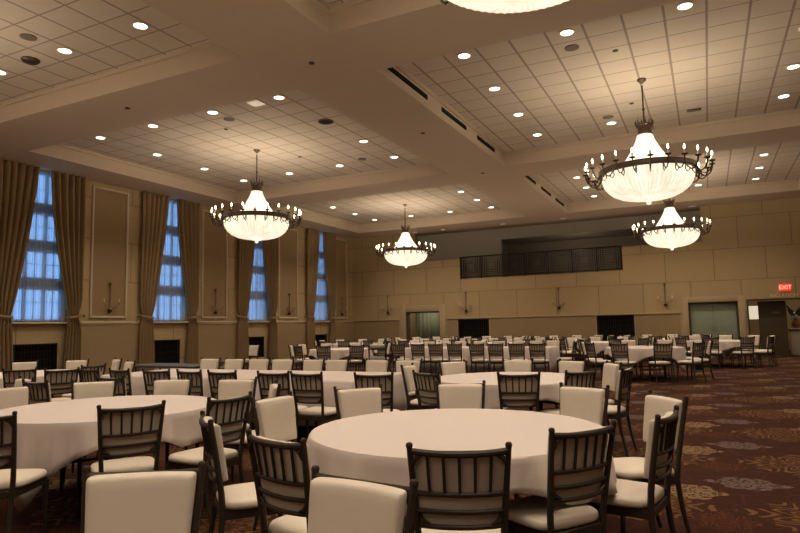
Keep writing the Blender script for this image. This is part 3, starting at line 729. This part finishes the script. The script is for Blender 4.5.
def chair_meshes():
    M = {}
    for s, k in ((-1, 'pl'), (1, 'pr')): bm = bmesh.new(); add_post(bm, s); M[k] = me(k, bm, 'wood')
    for s, k in ((-1, 'fl'), (1, 'fr')): bm = bmesh.new(); add_front_leg(bm, s); M[k] = me(k, bm, 'wood')
    bm = bmesh.new(); add_apron(bm); M['apron'] = me('apron', bm, 'wood')
    bm = bmesh.new(); pillow(bm, .42, .42, .425, .482); M['seat'] = me('seat', bm, 'cream', angle=60)
    bm = bmesh.new(); pad_mesh(bm); M['pad'] = me('pad', bm, 'cream', angle=60)
    bm = bmesh.new(); sweep(bm, rail_pts(.885, .028, .010), .0145, 8, .85, 1.0); M['top'] = me('top', bm, 'wood')
    for k, z in (('mid', .712), ('low', .640), ('bot', .577)): bm = bmesh.new(); sweep(bm, rail_pts(z, .028, .004), .0105, 8, .9, 1.0); M[k] = me(k, bm, 'wood')
    for k in range(5): bm = bmesh.new(); add_slat(bm, k); M['s%d' % k] = me('slat', bm, 'wood')
    for a in (-1, 1):
        for t in (0, 1): bm = bmesh.new(); add_bracket(bm, a, t); M['b%d%d' % (a, t)] = me('bracket', bm, 'wood')
    bm = bmesh.new()
    for s in (-1, 1): add_post(bm, s)
    sweep(bm, rail_pts(.885, .028, .010), .0145, 6)
    for z in (.712, .640, .577): sweep(bm, rail_pts(z, .028, .004), .0105, 6)
    for k in range(5): add_slat(bm, k)
    M['back_frame'] = me('back_frame', bm, 'wood')
    bm = bmesh.new(); add_apron(bm)
    for s in (-1, 1): add_front_leg(bm, s)
    M['base_frame'] = me('base_frame', bm, 'wood')
    return M
HM = chair_meshes()
FULL = [('rear_leg', 'pl'), ('rear_leg', 'pr'), ('front_leg', 'fl'), ('front_leg', 'fr'), ('seat_frame', 'apron'), ('seat', 'seat'), ('back_pad', 'pad'), ('top_rail', 'top'), ('cross_rail', 'mid'), ('cross_rail', 'low'), ('cross_rail', 'bot')] + \
       [('slat', 's%d' % k) for k in range(5)] + [('corner_bracket', 'b%d%d' % (a, t)) for a in (-1, 1) for t in (0, 1)]
LITE = [('seat', 'seat'), ('back_pad', 'pad'), ('back_frame', 'back_frame'), ('seat_frame', 'base_frame')]
def chair(x, y, deg, label, group, full=True):
    r = empty('banquet_chair', (x, y, 0), math.radians(deg-90)); tag(r, label, 'chair', group)
    for nm, k in (FULL if full else LITE): link(nm, HM[k], r)
    return r

# ------------------------------------------------------------------ tables
def square_round_cloth(R=.905, half=1.065, z=.762, seed=0, tucked=()):
    rnd = random.Random(seed+5); bm = bmesh.new(); N = 160
    c = bm.verts.new((0, 0, z)); rings = []
    for r in (.3, .6, .86): rings.append([bm.verts.new((r*R/.9*math.cos(2*PI*k/N), r*R/.9*math.sin(2*PI*k/N), z)) for k in range(N)])
    rings.append([bm.verts.new(((R-.004)*math.cos(2*PI*k/N), (R-.004)*math.sin(2*PI*k/N), z-.004)) for k in range(N)])
    ph = [rnd.uniform(0, 6.28) for _ in range(4)]
    for t in (.06, .2, .4, .6, .8, 1.0):
        ring = []
        for k in range(N):
            a = 2*PI*k/N; m_ = (a+PI/4) % (PI/2)-PI/4
            hang = half/math.cos(m_)-R
            for q in tucked:      # the hem rests on seats pushed in under it
                dd = abs((a-q+PI) % (2*PI)-PI); lim = .262+max(0, dd-.30)*1.8
                hang = min(hang, lim)
            fold = math.sin(11*a+ph[0])+.6*math.sin(5*a+ph[2])+1.1*(1-2*abs(math.sin(13.5*a+ph[1]+.8*math.sin(3*a))))
            corner = abs(math.sin(2*a))
            dr = (.011+.05*hang)*(.7*fold+.35*math.sin(23*a+ph[3]))*t**.8 + .024*t; dr = max(dr, .004)
            drop = min(hang, .70)*t
            r = R+dr
            ring.append(bm.verts.new((r*math.cos(a), r*math.sin(a), z-.006-drop)))
        rings.append(ring)
    for k in range(N): bm.faces.new((c, rings[0][k], rings[0][(k+1) % N]))
    for a, b in zip(rings, rings[1:]):
        for k in range(N): bm.faces.new((a[k], b[k], b[(k+1) % N], a[(k+1) % N]))
    return me('cloth', bm, 'linen', angle=50)
bm = bmesh.new(); lathe(bm, [(.86, .715), (.895, .72), (.895, .75), (.86, .755), (.02, .755)], 48); RT_TOP = me('rt_top', bm, 'dark_table')
def rt_leg(s):
    bm = bmesh.new()
    for u in (-.28, .28): sweep(bm, [(s*.45, u, .71), (s*.48, u, .0)], .016, 8)
    sweep(bm, [(s*.465, -.28, .25), (s*.465, .28, .25)], .012, 8); return me('rt_leg', bm, 'black_iron')
RT_L = [rt_leg(-1), rt_leg(1)]
CLOTHS = [square_round_cloth(seed=s) for s in range(4)]
def round_table(x, y, rot, lab, i=0, chairs=()):
    t = empty('round_table', (x, y, 0), math.radians(rot)); tag(t, 'round folding table under white cloth ' + lab, 'table', 'round banquet tables')
    link('tabletop', RT_TOP, t); link('folding_leg', RT_L[0], t); link('folding_leg', RT_L[1], t)
    tk = [math.atan2(q[1]-y, q[0]-x)-math.radians(rot) for q in chairs if math.hypot(q[0]-x, q[1]-y)-.21 < .975]
    c = link('tablecloth', square_round_cloth(seed=i, tucked=tk) if tk else CLOTHS[i % 4], None, (x, y, 0), math.radians(rot)); c.modifiers.new('thick', 'SOLIDIFY').thickness = .003
    tag(c, 'white tablecloth draped over the round table ' + lab, 'tablecloth', 'white tablecloths')
def long_table(x0, x1, y0, y1, zb, lab, n):
    wd = (x1-x0)/n
    for k in range(n):
        a, b = x0+k*wd+.01, x0+(k+1)*wd-.01
        t = empty('folding_table', ((a+b)/2, (y0+y1)/2, 0)); tag(t, 'rectangular folding table under the cloth %s, %s' % (lab, ['left end', 'middle', 'right end', 'extra'][0 if k == 0 else 2 if k == n-1 else 1]), 'table', 'rectangular banquet tables')
        bm = bmesh.new(); rbox(bm, -(b-a)/2, (b-a)/2, -(y1-y0)/2+.02, (y1-y0)/2-.02, .715, .752, .006); link('tabletop', me('lt', bm, 'dark_table'), t)
        for s in (-1, 1):
            bm = bmesh.new()
            for u in (-1, 1): sweep(bm, [(s*(b-a)*.36, u*(y1-y0)*.33, .715), (s*(b-a)*.38, u*(y1-y0)*.33, 0)], .016, 8)
            sweep(bm, [(s*(b-a)*.37, -(y1-y0)*.33, .3), (s*(b-a)*.37, (y1-y0)*.33, .3)], .012, 8); link('folding_leg', me('ll', bm, 'black_iron'), t)
    # cloth: top and four hanging sides with soft folds
    bm = bmesh.new(); per = []
    step = .05
    def seg(p, q):
        L = math.hypot(q[0]-p[0], q[1]-p[1]); m_ = max(2, int(L/step))
        for k in range(m_): per.append((p[0]+(q[0]-p[0])*k/m_, p[1]+(q[1]-p[1])*k/m_))
    cs = [(x0, y0), (x1, y0), (x1, y1), (x0, y1)]
    for i in range(4): seg(cs[i], cs[(i+1) % 4])
    N = len(per); cx, cy = (x0+x1)/2, (y0+y1)/2; zt = .762; rows = []
    rows.append([bm.verts.new((p[0], p[1], zt)) for p in per])
    for t in (.03, .3, .6, 1.0):
        row = []
        for k, p in enumerate(per):
            nx_ = 0; ny_ = 0
            if abs(p[1]-y0) < 1e-6: ny_ = -1
            if abs(p[1]-y1) < 1e-6: ny_ = 1
            if abs(p[0]-x0) < 1e-6: nx_ = -1
            if abs(p[0]-x1) < 1e-6: nx_ = 1
            f = .010+.028*t*(math.sin(k*.55)+.6*math.sin(k*.23+1)+.4)
            row.append(bm.verts.new((p[0]+nx_*f, p[1]+ny_*f, zt-(zt-zb)*t)))
        rows.append(row)
    for a, b in zip(rows, rows[1:]):
        for k in range(N): bm.faces.new((a[k], b[k], b[(k+1) % N], a[(k+1) % N]))
    bm.faces.new(rows[0])
    o = link('tablecloth', me('lcloth', bm, 'linen', angle=70)); o.modifiers.new('thick', 'SOLIDIFY').thickness = .003
    tag(o, 'long white tablecloth over the folding tables ' + lab, 'tablecloth', 'white tablecloths')

T1, T2, T3 = (-1.45, 3.66), (-4.65, 3.69), (-2.17, 7.25)
T6 = (-9.75, 6.30); round_table(*T6, 10, 'at the far left edge by the nearest window', 3, ((-8.92, 5.66), (-8.64, 6.36), (-10.72, 6.78), (-10.22, 7.28), (-8.8, 7.06)))
long_table(-8.1, -3.78, 6.30, 7.68, .22, 'in the second row left of centre', 2)
long_table(-7.95, -3.72, 15.95, 17.2, .05, 'in the far middle of the hall', 3)

USED = {T1: [], T2: [], T3: []}
def clear(x, y, T):
    USED[T].append((x, y)); return x, y
FG = 'chairs round the front centre table'
for x, y, d, lab in (
    (-1.74, 2.59, 75, 'dark chair seen from behind left of the nearest centre chair, at the front centre table'),
    (-1.05, 2.67, 112, 'dark spindle-back chair nearest the camera at the front centre table, seen squarely from behind'),
    (-.79, 3.21, 146, 'dark spindle-back chair at the right front of the centre table, back turned three-quarters'),
    (-.50, 3.72, 170, 'dark chair at the right end of the centre table, seen nearly side on'),
    (-.50, 4.36, 216, 'cream-fronted chair at the right rear of the centre table, partly behind the side-on chair'),
    (-1.00, 4.76, 250, 'cream-fronted chair behind the right half of the front centre table'),
    (-1.86, 4.78, 288, 'cream-fronted chair behind the middle of the front centre table'),
    (-2.41, 4.30, 322, 'cream-fronted chair behind the left edge of the front centre table'),
    (-2.63, 3.67, 355, 'cream-fronted chair at the left end of the front centre table'),
    (-2.40, 2.90, 50, 'dark chair seen edge on with cream seat, between the two front tables')):
    x, y = clear(x, y, T1); chair(x, y, d, lab, FG)
chair(-1.855+.265*math.cos(math.radians(302)), 1.625+.265*math.sin(math.radians(302)), 302, 'cream-backed chair cut by the bottom edge at lower left, facing the camera', 'foreground chairs')
chair(-1.057+.265*math.cos(math.radians(263)), 1.80+.265*math.sin(math.radians(263)), 263, 'cream-backed chair cut by the bottom edge at bottom centre, facing the camera', 'foreground chairs')
LG = 'chairs round the front left table'
for x, y, d, lab in (
    (-3.75, 3.12, 148, 'dark spindle-back chair in front of the front left table, seen from behind'),
    (-4.20, 2.55, 120, 'dark chair cut by the left edge with its cream seat toward the front left table'),
    (-3.49, 3.62, 175, 'dark chair at the right end of the front left table, back turned to the camera'),
    (-4.24, 4.66, 285, 'cream-fronted chair behind the right rear of the front left table'),
    (-3.72, 4.36, 222, 'narrow cream edge-on chair right of the front left table'),
    (-4.90, 4.47, 290, 'cream-fronted chair behind the middle of the front left table'),
    (-5.48, 4.14, 316, 'cream-fronted chair behind the left half of the front left table'),
    (-5.68, 3.56, 352, 'cream-fronted chair at the left edge behind the front left table')):
    x, y = clear(x, y, T2); chair(x, y, d, lab, LG)
TG = 'chairs round the table behind the centre'
for R_, ang, lab in ((1.02, 186, 'chair with cream back facing right, left of the table behind the centre'), (1.04, 245, 'dark chair seen from behind at the left front of the table behind the centre'),
    (.95, 291, 'dark chair seen squarely from behind in front of the table behind the centre'), (.90, 325, 'dark chair seen from behind at the right front of the table behind the centre'),
    (1.10, 352, 'edge-on chair at the right end of the table behind the centre'), (1.02, 31, 'cream-fronted chair at the right rear of the table behind the centre'),
    (.98, 65, 'cream-fronted chair right of the rear middle of the table behind the centre'), (.98, 101, 'cream-fronted chair at the rear middle of the table behind the centre'), (1.0, 144, 'cream-fronted chair at the left rear of the table behind the centre')):
    a = math.radians(ang); USED[T3].append((T3[0]+R_*math.cos(a), T3[1]+R_*math.sin(a))); chair(T3[0]+R_*math.cos(a), T3[1]+R_*math.sin(a), ang+180, lab, TG)
round_table(*T1, 35, 'in the front centre of the photo', 0, USED[T1])
round_table(*T2, -28, 'at front left', 1, USED[T2])
round_table(*T3, 35, 'just behind the front centre table', 2, USED[T3])
ORDN = ['rightmost', 'second from the right', 'third from the right', 'fourth from the right', 'fifth from the right', 'sixth from the right', 'seventh from the right', 'leftmost']
for k, x in enumerate((-3.40, -4.02, -4.50, -5.25, -5.75, -6.36, -6.98, -7.60)):
    chair(x if k else -3.27, 5.98 if k else 6.02, 90+random.uniform(-7, 7) if k else 106, 'dark chair, back to camera, near side of second-row long table, ' + ORDN[k], 'near chairs of the second-row long table')
for k, x in enumerate((-3.97, -4.52, -5.22, -5.68, -6.25, -6.73, -7.27, -7.80)):
    chair(x, 7.98, 270+random.uniform(-6, 6), 'cream-fronted chair, far side of second-row long table, ' + ORDN[k], 'far chairs of the second-row long table')
for x, y, d, lab in (
    (-5.99, 5.03, 92, 'dark chair standing free behind the front left table, seen from behind'),
    (-6.92, 4.10, 256, 'cream-backed chair peeking between the left tables, facing the camera'),
    (-6.32, 4.40, 88, 'dark chair seen from behind at far left, its cream seat to the right'),
    (-8.92, 5.66, 134, 'dark chair seen from behind in front of the far left round table'),
    (-8.20, 5.66, 157, 'dark chair at the right end of the far left round table, back to the camera'),
    (-8.64, 6.36, 180, 'dark chair at the right rear of the far left round table'),
    (-10.72, 6.78, 326, 'cream-fronted chair behind the far left round table, left one of the pair under the window'),
    (-10.22, 7.28, 296, 'cream-fronted chair behind the far left round table, right one of the pair beside the drape'),
    (-9.78, 7.60, 246, 'narrow cream chair turned edge on behind the long table, left one of two'),
    (-8.80, 7.06, 246, 'narrow cream chair turned edge on behind the long table, right one of two')):
    chair(x, y, d, lab, 'scattered left chairs')
chair(-12.63, 14.9, 265, 'lone cream-fronted chair against the third window grille', 'scattered left chairs')

# far part of the hall
POSN = ['nearest the camera', 'front right', 'right', 'right end', 'rear right', 'rear', 'rear left', 'left rear', 'left', 'front left']
def ring(T, phase, lab, n=10, R=1.205, skip=()):
    for k in range(n):
        if k in skip: continue
        a = math.radians(phase+360*k/n); chair(T[0]+R*math.cos(a), T[1]+R*math.sin(a), math.degrees(a)+180+random.uniform(-5, 5), 'dark chair, %s, round table %s' % (POSN[k], lab), 'chairs round the table '+lab, False)
FAR = [((-1.45, 16.35), 254, 'beside the green double doors aisle at right', 0), ((.25, 21.15), 262, 'in front of the green double doors', 1), ((-9.75, 15.6), 284, 'before the farthest window and back corner', 2),
       ((-12.3, 20.6), 250, 'nearest the back left corner', 3), ((-9.2, 20.6), 262, 'in front of the left doorway', 0), ((-6.1, 20.6), 274, 'before the left black grille', 1), ((-3.0, 20.6), 255, 'before the middle black grille', 2),
       ((-10.8, 23.7), 268, 'by the left doorway wall', 3), ((-7.7, 23.7), 263, 'by the wall right of the left black grille', 0), ((-4.6, 23.7), 275, 'by the wall left of the middle black grille', 1), ((-1.42, 23.7), 262, 'by the wall left of the green doors', 2)]
for i, (T, ph, lab, c) in enumerate(FAR):
    round_table(T[0], T[1], ph+40, lab, c); ring(T, ph, lab, skip=(7,) if i == 0 else ())
ORDL = ['rightmost', 'second from the right', 'third from the right', 'fourth from the right', 'fifth from the right', 'sixth from the right', 'seventh from the right', 'leftmost']
for k, x in enumerate((-3.87, -4.40, -4.95, -5.46, -6.08, -6.62, -7.14, -7.75)):
    chair(x, 15.64, 90+random.uniform(-3, 3), 'dark chair, near side of far middle long table, ' + ORDL[k], 'near chairs of the far long table', False)
for k, x in enumerate((-4.0, -4.5, -5.0, -5.6, -6.2, -6.8, -7.3, -7.85)):
    chair(x, 17.52, 270+random.uniform(-4, 4), 'cream-fronted chair, far side of far middle long table, ' + ORDL[k], 'far chairs of the far long table', False)
chair(-3.42, 16.58, 180, 'dark chair at the right end of the far middle long table', 'loose far chairs', False)

# bare tables along the left wall
for k, (x, y, rz, lab) in enumerate(((-9.35, 8.85, 0, 'bare dark folding table under the second window behind the long table'), (-8.15, 10.15, 0, 'bare dark folding table left of the farthest window behind the long table'))):
    t = empty('bare_folding_table', (x, y, 0), math.radians(rz)); tag(t, lab, 'table', 'bare folding tables')
    bm = bmesh.new(); rbox(bm, -.92, .92, -.38, .38, .70, .74, .008); link('tabletop', me('bt', bm, 'dark_table'), t)
    for s in (-1, 1):
        bm = bmesh.new()
        for u in (-.3, .3): sweep(bm, [(s*.68, u, .70), (s*.72, u, 0)], .016, 8)
        sweep(bm, [(s*.70, -.3, .25), (s*.70, .3, .25)], .012, 8); link('folding_leg', me('bl', bm, 'black_iron'), t)
# black cart with linen
ct = empty('service_cart', (-7.75, 14.2, 0), .5); tag(ct, 'black two-shelf service cart left of the far long table', 'cart')
bm = bmesh.new()
for a in (-.22, .22):
    for b in (-.16, .16): sweep(bm, [(a, b, .06), (a, b, .9)], .018, 8)
link('cart_frame', me('cart', bm, 'black_iron'), ct)
for z in (.12, .48, .80): bm = bmesh.new(); rbox(bm, -.25, .25, -.19, .19, z, z+.03, .006); link('shelf', me('shelf', bm, 'black_iron'), ct)
bm = bmesh.new()
for a in (-.22, .22):
    for b in (-.16, .16): bmesh.ops.create_uvsphere(bm, u_segments=10, v_segments=6, radius=.03, matrix=Matrix.Translation((a, b, .03)))
link('casters', me('casters', bm, 'black_iron'), ct)
for z, lab in ((.833, 'folded pale linen on top of the black cart'), (.513, 'folded pale linen on the middle shelf of the black cart')):
    bm = bmesh.new(); rbox(bm, -.19, .19, -.14, .14, 0, .10, .03); tag(link('folded_linen', me('fl', bm, 'white_linen'), None, (-7.75, 14.2, z), .5), lab, 'linen', 'folded linens on the cart')
bm = bmesh.new(); lathe(bm, [(.11, 0), (.12, .02), (.085, .05), (.085, .56), (.10, .58), (.10, .62), (.02, .62)], 20)
tag(link('pedestal_stand', me('ped', bm, 'black_iron'), None, (-.32, 18.6, 0)), 'slim black pedestal standing between the two right-hand round tables', 'stand')
